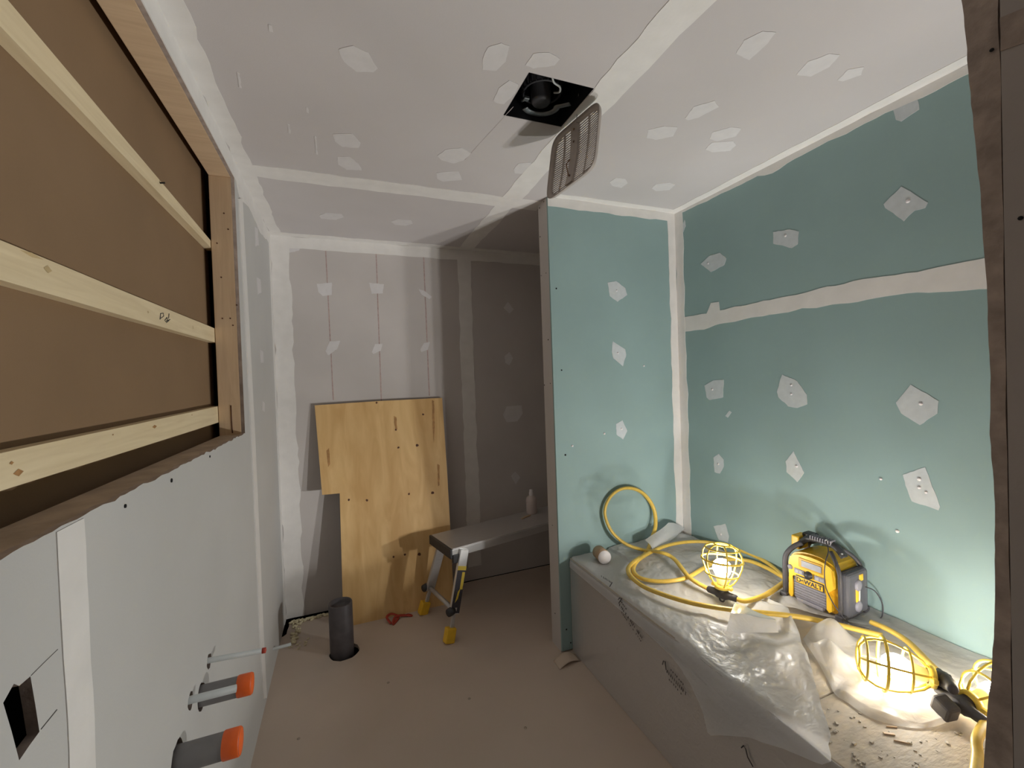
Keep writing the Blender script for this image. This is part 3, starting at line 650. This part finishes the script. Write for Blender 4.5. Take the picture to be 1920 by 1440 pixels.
def sheetA(u, t):
    s = u*(SE+AL/2+DROP)
    if s < SE-RR:
        x = X0-s; z = DZ+.004; nx, nzv = 0, 1; ye = interp(yend, x)
    elif s < SE-RR+AL:
        a = (s-(SE-RR))/RR; x = X0-(SE-RR)-RR*math.sin(a); z = DZ+.004-RR*(1-math.cos(a)); nx, nzv = -math.sin(a), math.cos(a); ye = interp(yend, x)*(1)
        if a > .8: ye = interp(hem, max(0, a-.8)*.02)
    else:
        d = s-(SE-RR+AL); x = X0-SE; z = DZ+.004-RR-d; nx, nzv = -1, 0; ye = interp(hem, d+.02)
    y0 = YP-.012
    if nx == -1: y0 = interp([(0., YP-.012), (.022, YP-.012), (.035, 1.42), (.055, 1.22), (.08, 1.17), (.14, 1.12), (.20, 1.10)], d)
    y0 = max(y0, ye+.002); y = y0+(ye-y0)*t
    yy = y+.012*nz(x*2, s, 6, 3)*t
    k = s*1.0
    h = crumple(k, y)
    near = max(0, 1-abs(s-SE)/.35)
    if nx < -.5:
        d = max(0, s-SE); fl = interp([(.7, .035), (.9, .03), (1.15, .012), (1.4, .003), (2.1, .001)], y)
        h = h*.45*max(.12, 1-d/.16)+fl*min(1, d/.08)*(.7+.6*nz(0, y, 5, 9))+.004
        if y > 1.2: h = h+(min(h, .0022)-h)*min(1, (y-1.2)/.08)
    else:
        h += bumpf(k, y, .34, 1.22, .05, .10, .03)+bumpf(x, y, 1.80, 1.97, .05, .06, .03)+bumpf(k, y, .40, 1.02, .03, .05, .022)
        h += .018*math.exp(-((t-1)/.05)**2)*(1 if x < 1.62 else .3)
        if x < 1.35 and y > 1.75: h *= .35
        h *= min(1, (X0-x)/.03+.25)
    return Vector((x+nx*h, yy, z+nzv*h))
grid('deck_sheet', sheetA, 210, 270, 'film')
lowB = [(1505, 1195), (1530, 1232), (1552, 1272), (1566, 1298), (1590, 1314), (1640, 1345), (1720, 1361), (1775, 1350), (1815, 1322), (1850, 1296), (1890, 1290)]
lowW = [P(x, y, 2, DZ+.01) for x, y in lowB]
lowS = spline(lowW, 8)
def sheetB(u, t):
    i = u*(len(lowS)-1); k = int(min(i, len(lowS)-2)); a = lowS[k].lerp(lowS[k+1], i-k)
    c = Vector((XG-.006, 1.12+(.47-1.12)*u, DZ+.03+.012*nz(u*4, 0, 1, 4)))
    p = a.lerp(c, t)
    h = crumple(p.x+3, p.y)*(.5+.5*math.sin(math.pi*min(1, t*1.2)))*.8
    h += bumpf(p.x, p.y, 1.60, 1.02, .05, .05, .07)+bumpf(p.x, p.y, 1.49, .965, .035, .045, .06)+.006*math.sin(u*40)*math.exp(-t*6)
    edge = min(1, t/.05)
    p.z = DZ+.0035+h*edge+(.028*t**6); return p
grid('lamp_sheet', sheetB, 160, 120, 'film_thin')
def sheetF(u, t):
    y = .456+(YP-.016-.456)*u; z = .002+(DZ-.002)*t
    return Vector((DX-.0022-.0014*(1+nz(y, z, 4, 5)), y, z))
grid('front_layer', sheetF, 60, 24, 'film')
ca, cb, cc, cdd = P(1253, 980, 1, 1.985), P(1283, 991, 1, 2.01), P(1212, 1012, 1, 1.93), P(1224, 1042, 1, 1.87)
def flap(u, t):
    p = ca.lerp(cc, u).lerp(cb.lerp(cdd, u), t); return p+Vector((.01*math.sin(u*5), -.03*math.sin(math.pi*t)*u, .012*math.sin(math.pi*t)))
grid('corner_flap', flap, 14, 10, 'film')
fa, fb, fc, fd = P(1378, 1130, 2, DZ+.075), P(1452, 1160, 2, DZ+.06), P(1362, 1185, 2, DZ+.03), P(1460, 1188, 2, DZ+.03)
def flap2(u, t):
    p = fa.lerp(fb, u).lerp(fc.lerp(fd, u), t); return p+Vector((0, 0, .014*math.sin(math.pi*t)+.006*nz(u*3, t*3, 1, 8)))
grid('folded_flap', flap2, 14, 12, 'film')
# printed marks on the sheeting (small illegible stamp lines)
def stamp(a, b_, rows, hook=None):
    A, B = P(*a, 0, DX-.0098), P(*b_, 0, DX-.0098); d = (B-A); L = d.length; d.normalize(); q = Vector((-1, 0, 0)).cross(d)
    mb = MB()
    for off, hgt, s0, s1 in rows:
        t = s0*L
        while t < s1*L:
            wd = random.uniform(.005, .010)
            for k in range(2):
                tt = t+wd*random.uniform(0, .6); ww = random.uniform(.0015, .003)
                c = A+d*tt+q*(off+random.uniform(-.1, .1)*hgt); mb.add([c-q*hgt/2, c+d*ww-q*hgt/2, c+d*ww+q*hgt/2, c+q*hgt/2], [(0, 1, 2, 3)])
            c = A+d*t+q*(off+random.choice((-1, 0, 1))*hgt*.4); mb.add([c, c+d*wd*.8, c+d*wd*.8+q*.0018, c+q*.0018], [(0, 1, 2, 3)])
            t += wd*1.25+(random.random() < .18)*.010
    if hook: mb.tube([P(x, y, 0, DX-.0098) for x, y in hook], .0017, 5)
    o = mb.build('printed_stamp', 'ink', ps); o.data.transform(pi_); o['kind'] = 'stuff'
stamp((1161, 1133), (1212, 1208), [(0, .012, 0, .85), (-.020, .007, .12, .85), (.022, .006, .0, .22)], [(1160, 1131), (1166, 1122), (1162, 1121), (1159, 1124)])
stamp((1250, 1258), (1288, 1303), [(0, .013, 0, 1.), (-.021, .007, .15, .8), (.023, .007, .15, .75)], [(1249, 1256), (1247, 1240), (1244, 1239), (1242, 1246)])
stamp((1396, 1408), (1412, 1440), [], [(1390, 1402), (1394, 1398), (1398, 1404), (1402, 1420), (1412, 1438)])
stamp((1127, 1080), (1146, 1092), [(0, .008, 0, 1.)], [(1148, 1092), (1143, 1100)])

# ------------------------------------------------------------------ string of work lights
sl = thing('string_light', 'yellow string of caged work lights coiled on the plastic sheeting', 'work light', (1.47, 1.395, DZ))
so = Vector(sl.location); si = Matrix.Translation(-so)
def lpart(mb, name, mt, par):
    o = mb.build(name, mt, par); o.data.transform(si); return o
def lamp(base, axis, cordax, R=.080, L=.165, watts=BULB_W, ear=True):
    m_ = frame(base, cordax, axis)
    hb = MB().tube([m_ @ Vector((x, 0, 0)) for x in (-.062, -.058, -.03, -.018, .018, .03, .058, .062)], [.011, .0135, .0145, .020, .020, .0145, .0135, .011], 12)
    hb.lathe([(.019, -.012), (.020, .0), (.020, .035), (.0, .035)], m_, 20)
    if ear: hb.tube([m_ @ Vector((.010*math.cos(a), 0, -.022+.010*math.sin(a))) for a in [i*math.pi/6 for i in range(12)]], .0035, 6, True)
    h = lpart(hb, 'lamp_holder', 'darkm', sl)
    cl = MB().lathe([(.021, .022), (.030, .022), (.030, .038), (.021, .038)], m_, 20); cl.rbox((-.044, -.008, .023), (.044, .008, .037), .003, 1, m_)
    lpart(cl, 'collar', 'guard', h)
    prof = [(.030, .036), (.046, .052), (.064, .082), (.076, .115), (.080, .14), (.077, .165), (.066, .186), (.046, .198), (.030, .201)]
    prof = [(r*R/.08, .036+(z-.036)*L/.165) for r, z in prof]
    g = MB()
    for k in range(6):
        a = k*math.pi/3+.2; g.tube([m_ @ Vector((r*math.cos(a), r*math.sin(a), z)) for r, z in prof], .0033, 6)
    for i in (2, 4, 6, 8):
        r, z = prof[i]; g.tube([m_ @ Vector((r*math.cos(a), r*math.sin(a), z)) for a in [q*math.pi/14 for q in range(28)]], .0036 if i != 4 else .0045, 6, True)
    lpart(g, 'guard', 'guard', h)
    bs = MB().lathe([(.014, .034), (.018, .038), (.024, .070), (.027, .078), (.0, .078)], m_, 20); lpart(bs, 'bulb_base', 'white', h)
    bu = MB().lathe([(.027, .079), (.034, .093), (.036, .108), (.032, .126), (.019, .139), (.0, .143)], m_, 24); lpart(bu, 'bulb', 'bulb', h)
    ld = bpy.data.lights.new('bulb_light', 'POINT'); ld.energy = watts; ld.shadow_soft_size = .022; ld.color = BULB_COL
    ld.use_nodes = True; nt = ld.node_tree; em = nt.nodes['Emission']; fo = nt.nodes.new('ShaderNodeLightFalloff'); fo.inputs['Strength'].default_value = 1.0
    mc = nt.nodes.new('ShaderNodeMath'); mc.operation = 'MULTIPLY'; mc.inputs[1].default_value = .52
    ml = nt.nodes.new('ShaderNodeMath'); ml.operation = 'MULTIPLY_ADD'; ml.inputs[1].default_value = .42
    nt.links.new(fo.outputs['Constant'], mc.inputs[0]); nt.links.new(fo.outputs['Linear'], ml.inputs[0]); nt.links.new(mc.outputs[0], ml.inputs[2])
    nt.links.new(ml.outputs[0], em.inputs['Strength'])
    lo = bpy.data.objects.new('bulb_light', ld); COL.objects.link(lo); lo.parent = h; lo.location = (m_ @ Vector((0, 0, .106)))-so
    return h, m_
c1a, c1b = P(1327, 1103, 2, DZ+.046), P(1382, 1124, 2, DZ+.046)
h1, m1 = lamp((c1a+c1b)/2, (.10, .06, 1), c1b-c1a)
l2b, l2t = P(1772, 1276, 2, DZ+.075), P(1630, 1236, 2, DZ+.085)
h2, m2 = lamp(l2b, l2t-l2b, (.2, -.5, .0), .074, .16, ear=False)
c3a, c3b = P(1783, 1292, 2, DZ+.05), P(1820, 1352, 2, DZ+.04)
h3, m3 = lamp((c3a+c3b)/2, (.93, -.30, .12), c3b-c3a, ear=False)
lpart(MB().rbox((-.024, -.024, -.064), (.024, .024, -.026), .007, 2, m3 @ Matrix.Rotation(.3, 4, 'Z')).tube([m3 @ Vector((0, 0, -.03)), m3 @ Vector((0, 0, 0))], .011, 8), 'receptacle', 'darkm', h3)
def cord(pts, name='cord'):
    w_ = [P(p[0], p[1], 2, DZ+p[2]+.014) if len(p) == 3 else Vector(p[:3]) for p in pts]
    return lpart(MB().tube(spline(w_, 7), .0112, 10, flat=.75), name, 'cord', sl)
Yl = lambda x, y, yy: tuple(P(x, y, 1, yy))+(0,)
e1a = m1 @ Vector((-.06, 0, 0)); e1b = m1 @ Vector((.06, 0, 0))
cord([tuple(e1a)+(0,), (1293, 1083, .035), (1264, 1048, .04), (1240, 1036, .05), Yl(1205, 1031, 1.92), Yl(1172, 1019, 1.975), Yl(1146, 995, 2.01), Yl(1134, 962, 2.03), Yl(1142, 935, 2.036), Yl(1162, 918, 2.036), Yl(1187, 916, 2.034), Yl(1210, 929, 2.03), Yl(1226, 955, 2.02), Yl(1229, 985, 1.995), Yl(1222, 1010, 1.96), Yl(1212, 1036, 1.89), (1190, 1052, .03), (1178, 1066, .025), (1184, 1082, .025), (1215, 1104, .025), (1290, 1129, .03), (1370, 1143, .035), (1440, 1150, .04), (1500, 1157, .035), (1560, 1169, .03), (1610, 1181, .03), (1655, 1192, .03)])
cord([(1470, 1082, .035), (1432, 1051, .03), (1380, 1029, .03), (1330, 1017, .03), (1290, 1016, .03), (1250, 1023, .03), (1215, 1038, .025), (1192, 1055, .02), (1188, 1072, .02), (1204, 1085, .02), (1240, 1090, .02), (1285, 1084, .025), (1318, 1066, .025), (1350, 1050, .025), (1400, 1051, .025), (1440, 1066, .03), (1474, 1086, .03)])
cord([tuple(e1b)+(0,), (1398, 1127, .028), (1432, 1117, .03), (1458, 1101, .03), (1480, 1084, .03)])
e3a = m3 @ Vector((-.06, 0, 0)); e3b = m3 @ Vector((.06, 0, 0))
cord([(1632, 1166, .03), (1665, 1180, .03), (1702, 1203, .03), (1735, 1236, .045), (1760, 1264, .055), tuple(e3a)+(0,)])
cord([tuple(e3b)+(0,), (1832, 1385, .03), (1833, 1415, .02), (1829, 1450, .015), (1822, 1500, .012)])

# ------------------------------------------------------------------ jobsite radio
RZ = math.atan2(-.995, .06)
rd = thing('jobsite_radio', 'yellow and charcoal jobsite radio standing against the green wall', 'radio', (1.776, 1.172, DZ+.012), RZ)
def arch(w_, h0, h1, n=10): return [(-w_, h0)]+[(-w_*math.cos(math.pi*i/n), h0+(h1-h0)*math.sin(math.pi*i/n)**.6) for i in range(1, n)]+[(w_, h0)]
b = MB().prism([(-.09, .02), (.09, .02)]+[(x, z) for x, z in reversed(arch(.09, .165, .222))], 1, -.05, .082); b.build('body', 'yellow', rd)
fpan = MB().prism([(-.088, .118), (-.088, .165)]+[(x, z) for x, z in arch(.086, .166, .214)[1:-1]]+[(.088, .165), (.088, .125), (.062, .098), (.074, .085), (.074, .03), (.064, .022), (.056, .032), (.056, .088), (.040, .105)], 1, -.066, -.049).build('front_panel', 'yellow', rd)
MB().prism([(-.092, .02), (-.078, .02), (-.074, .035), (-.074, .11), (-.066, .12), (-.088, .12)], 1, -.065, -.049).build('front_strut', 'yellow', rd)
sg = MB().prism([(-.074, .034), (-.062, .018), (.044, .018), (.056, .032), (.056, .086), (.040, .104), (-.03, .104), (-.062, .116), (-.074, .106)], 1, -.0585, -.05).build('speaker_grille', 'spk', rd)
for k in range(7): MB().box((-.070, -.0605, .030+k*.0105), (.052, -.0585, .0345+k*.0105)).build('grille_rib', 'grey', sg)
MB().rbox((-.055, -.072, .018), (.046, -.058, .032), .003).build('grille_bar', 'grey', sg)
MB().rbox((-.046, -.069, .160), (.046, -.064, .200), .003).build('display_bezel', mat('amber_plastic', (.52, .30, .02), .4, .05, 20), rd)
MB().rbox((-.034, -.0712, .167), (.042, -.068, .192), .002).build('display', 'lcd', rd)
MB().lathe([(.015, 0), (.015, .004), (.012, .006), (.011, .016), (.0, .017)], frame((-.008, -.065, .140), (1, 0, 0), (0, -1, 0)), 20).build('knob', 'dark', rd)
for x0 in (-.064, .014):
    bp_ = MB().rbox((x0, -.070, .130), (x0+.040, -.065, .150), .003).build('button_pad', 'grey', rd)
    for k in range(2): MB().rbox((x0+.005+.017*k, -.0715, .134), (x0+.018+.017*k, -.069, .146), .0015).build('button', 'lcd', bp_)
MB().lathe([(.010, 0), (.010, .003), (0, .004)], frame((-.082, -.0655, .146), (1, 0, 0), (0, -1, 0)), 14).build('power_button', 'grey', rd)
npl = MB().rbox((-.058, -.0715, .094), (.050, -.066, .124), .004).build('nameplate', 'dark', rd)
MB().rbox((-.0555, -.0726, .0965), (.0475, -.067, .1215), .0035).build('nameplate_face', 'yellow', npl)
cu = bpy.data.curves.new('lettering', 'FONT'); cu.body = 'DeWALT'; cu.size = .0245; cu.extrude = .0004; cu.align_x = 'CENTER'; cu.align_y = 'CENTER'; cu.offset = .0007
to = bpy.data.objects.new('t', cu); COL.objects.link(to); dg = bpy.context.evaluated_depsgraph_get(); me = bpy.data.meshes.new_from_object(to.evaluated_get(dg)); bpy.data.objects.remove(to)
me.transform(Matrix.Translation((-.004, -.0731, .1085)) @ Matrix.Rotation(math.pi/2, 4, 'X')); me.materials.clear(); link('lettering', me, npl, 'ink')
for sx in (-1, 1):
    for yy in (-.064, .084):
        pts = spline([(sx*.101, yy, .0), (sx*.104, yy, .05), (sx*.104, yy, .15), (sx*.100, yy*.95, .19), (sx*.080, yy*.75, .225), (sx*.055, yy*.45, .248)], 5)
        MB().tube(pts, .0105 if sx < 0 else .0075, 8).build('guard_post', 'darkm', rd)
        MB().rbox((sx*.106-.016, yy-.016, .0), (sx*.106+.016, yy+.016, .034), .006, 2).build('corner_foot', 'darkm', rd)
    MB().rbox((sx*.100-.012, -.07, .0), (sx*.100+.012, .09, .022), .005).build('skid', 'darkm', rd)
hd = MB().tube(spline([(-.085, 0, .222), (-.062, 0, .250), (-.035, 0, .268), (.02, 0, .270), (.06, 0, .262), (.088, 0, .232)], 6), .0165, 10, flat=.75).build('handle', 'dark', rd)
for k in range(9): MB().rbox((-.032+k*.0095, -.017, .268), (-.0275+k*.0095, .017, .285), .0015, 1).build('grip_rib', 'grey', hd)
MB().rbox((-.112, -.01, .205), (-.078, .055, .262), .006).build('charger_lid', 'yellow', rd)
MB().rbox((-.085, .02, .235), (-.040, .065, .275), .006).build('rear_block', 'dark', rd)
cov = MB().rbox((.093, -.056, .020), (.126, .084, .190), .014, 3).build('side_cover', 'clear', rd)
MB().rbox((.088, -.050, .024), (.098, .080, .186), .006).build('side_tray', 'darkm', rd)
MB().rbox((.116, .018, .150), (.128, .045, .176), .003).build('latch', 'yellow', rd)
MB().rbox((.118, -.006, .075), (.128, .012, .128), .003).build('latch_strip', 'yellow', rd)
for z_ in (.058, .138): MB().lathe([(.021, 0), (.021, .008), (.012, .011), (.0, .011)], frame((.122, .01, z_), (0, 1, 0), (1, 0, 0)), 16).build('hinge_pad', 'grey', rd)
MB().tube(spline([(.118, .01, .05), (.128, .012, .08), (.128, .015, .12)]), .003, 6).build('clip_wire', 'alu', rd)
MB().tube(spline([(.02, .0, .285), (.055, -.045, .255), (.062, -.078, .22), (.060, -.082, .17), (.068, -.085, .12), (.10, -.09, .07), (.135, -.07, .02), (.16, -.03, .004), (.19, .0, .002), (.17, .05, .002)]), .0022, 6).build('cable', 'ink', rd)
MB().tube(spline([(.125, .06, .12), (.15, .075, .11), (.17, .08, .07), (.172, .075, .03), (.165, .07, .01)]), .002, 6).build('power_lead', 'ink', rd)
for x_ in (.03, .085): MB().lathe([(.004, 0), (.004, .004), (0, .005)], Matrix.Translation((x_, -.012, .282 if x_ < .05 else .246)), 10).build('screw', 'alu_b', rd)

# ------------------------------------------------------------------ small things on the deck
ct = thing('cardboard_tube', 'short cardboard tube with white end lying by the partition', 'tube', P(1128, 1052, 2, DZ+.008))
m_ = frame((0, 0, .035), (0, 0, 1), (-.20, -.96, .05)) 
MB().lathe([(.030, -.04), (.034, -.04), (.034, .045), (.030, .045), (.030, -.03)], m_, 24).build('tube', 'card', ct)
MB().lathe([(.0342, .0435), (.0342, .046), (.0, .0455)], m_, 24).build('end_disc', 'white', ct)
def chip(label, px, a, ln, wd=.004):
    q = P(px[0], px[1], 2, DZ); o = MB().rbox((-ln/2, -wd/2, 0), (ln/2, wd/2, .003), .0008, 1).build('wood_splinter', 'pine'); o.location = (q.x, q.y, DZ+.0003); o.rotation_euler = (0, 0, a)
    tag(o, label, 'splinter', 'splinters on the bare deck board')
chip('pale splinter on the bare deck board nearest the plastic hem', (1672, 1364), -.55, .026, .003)
chip('broken brown splinter on the bare deck board, thickest of three', (1667, 1377), -.6, .026, .007)
chip('thin dark splinter on the bare deck board, farthest from the hem', (1690, 1392), -.75, .032, .003)
cr = MB()
for i in range(120):
    x = random.uniform(1.13, 1.75); y = random.uniform(.46, .84)
    if x+y*1.1 < 1.75 or (x > 1.40 and y > .68): continue
    s_ = random.choice((.001, .0014, .002, .003))*random.uniform(.7, 1.3)
    cr.rbox((-s_*1.6, -s_, 0), (s_*1.6, s_, s_*.9), s_*.35, 1, Matrix.Translation((x, y, DZ+.0002)) @ Matrix.Rotation(random.random()*6, 4, 'Z'))
for cx, cy in ((1560, 1368), (1607, 1425), (1619, 1436), (1795, 1373)):
    q = P(cx, cy, 2, DZ)
    for k in range(6):
        s_ = random.uniform(.002, .004); cr.rbox((-s_, -s_, 0), (s_, s_, s_), s_*.35, 1, Matrix.Translation((q.x+random.uniform(-.01, .01), q.y+random.uniform(-.01, .01), DZ+.0002)) @ Matrix.Rotation(random.random()*6, 4, 'Z'))
tag(cr.build('gypsum_crumbs', 'crumb'), 'scattered gypsum crumbs on the bare deck board', 'debris', kind='stuff')
for n_ in ('resin_streaks', 'clip_posts', 'knot_marks', 'nail_marks', 'foam_crumbs'):
    for o in bpy.data.objects:
        if o.name.split('.')[0] == n_: o['kind'] = 'stuff'
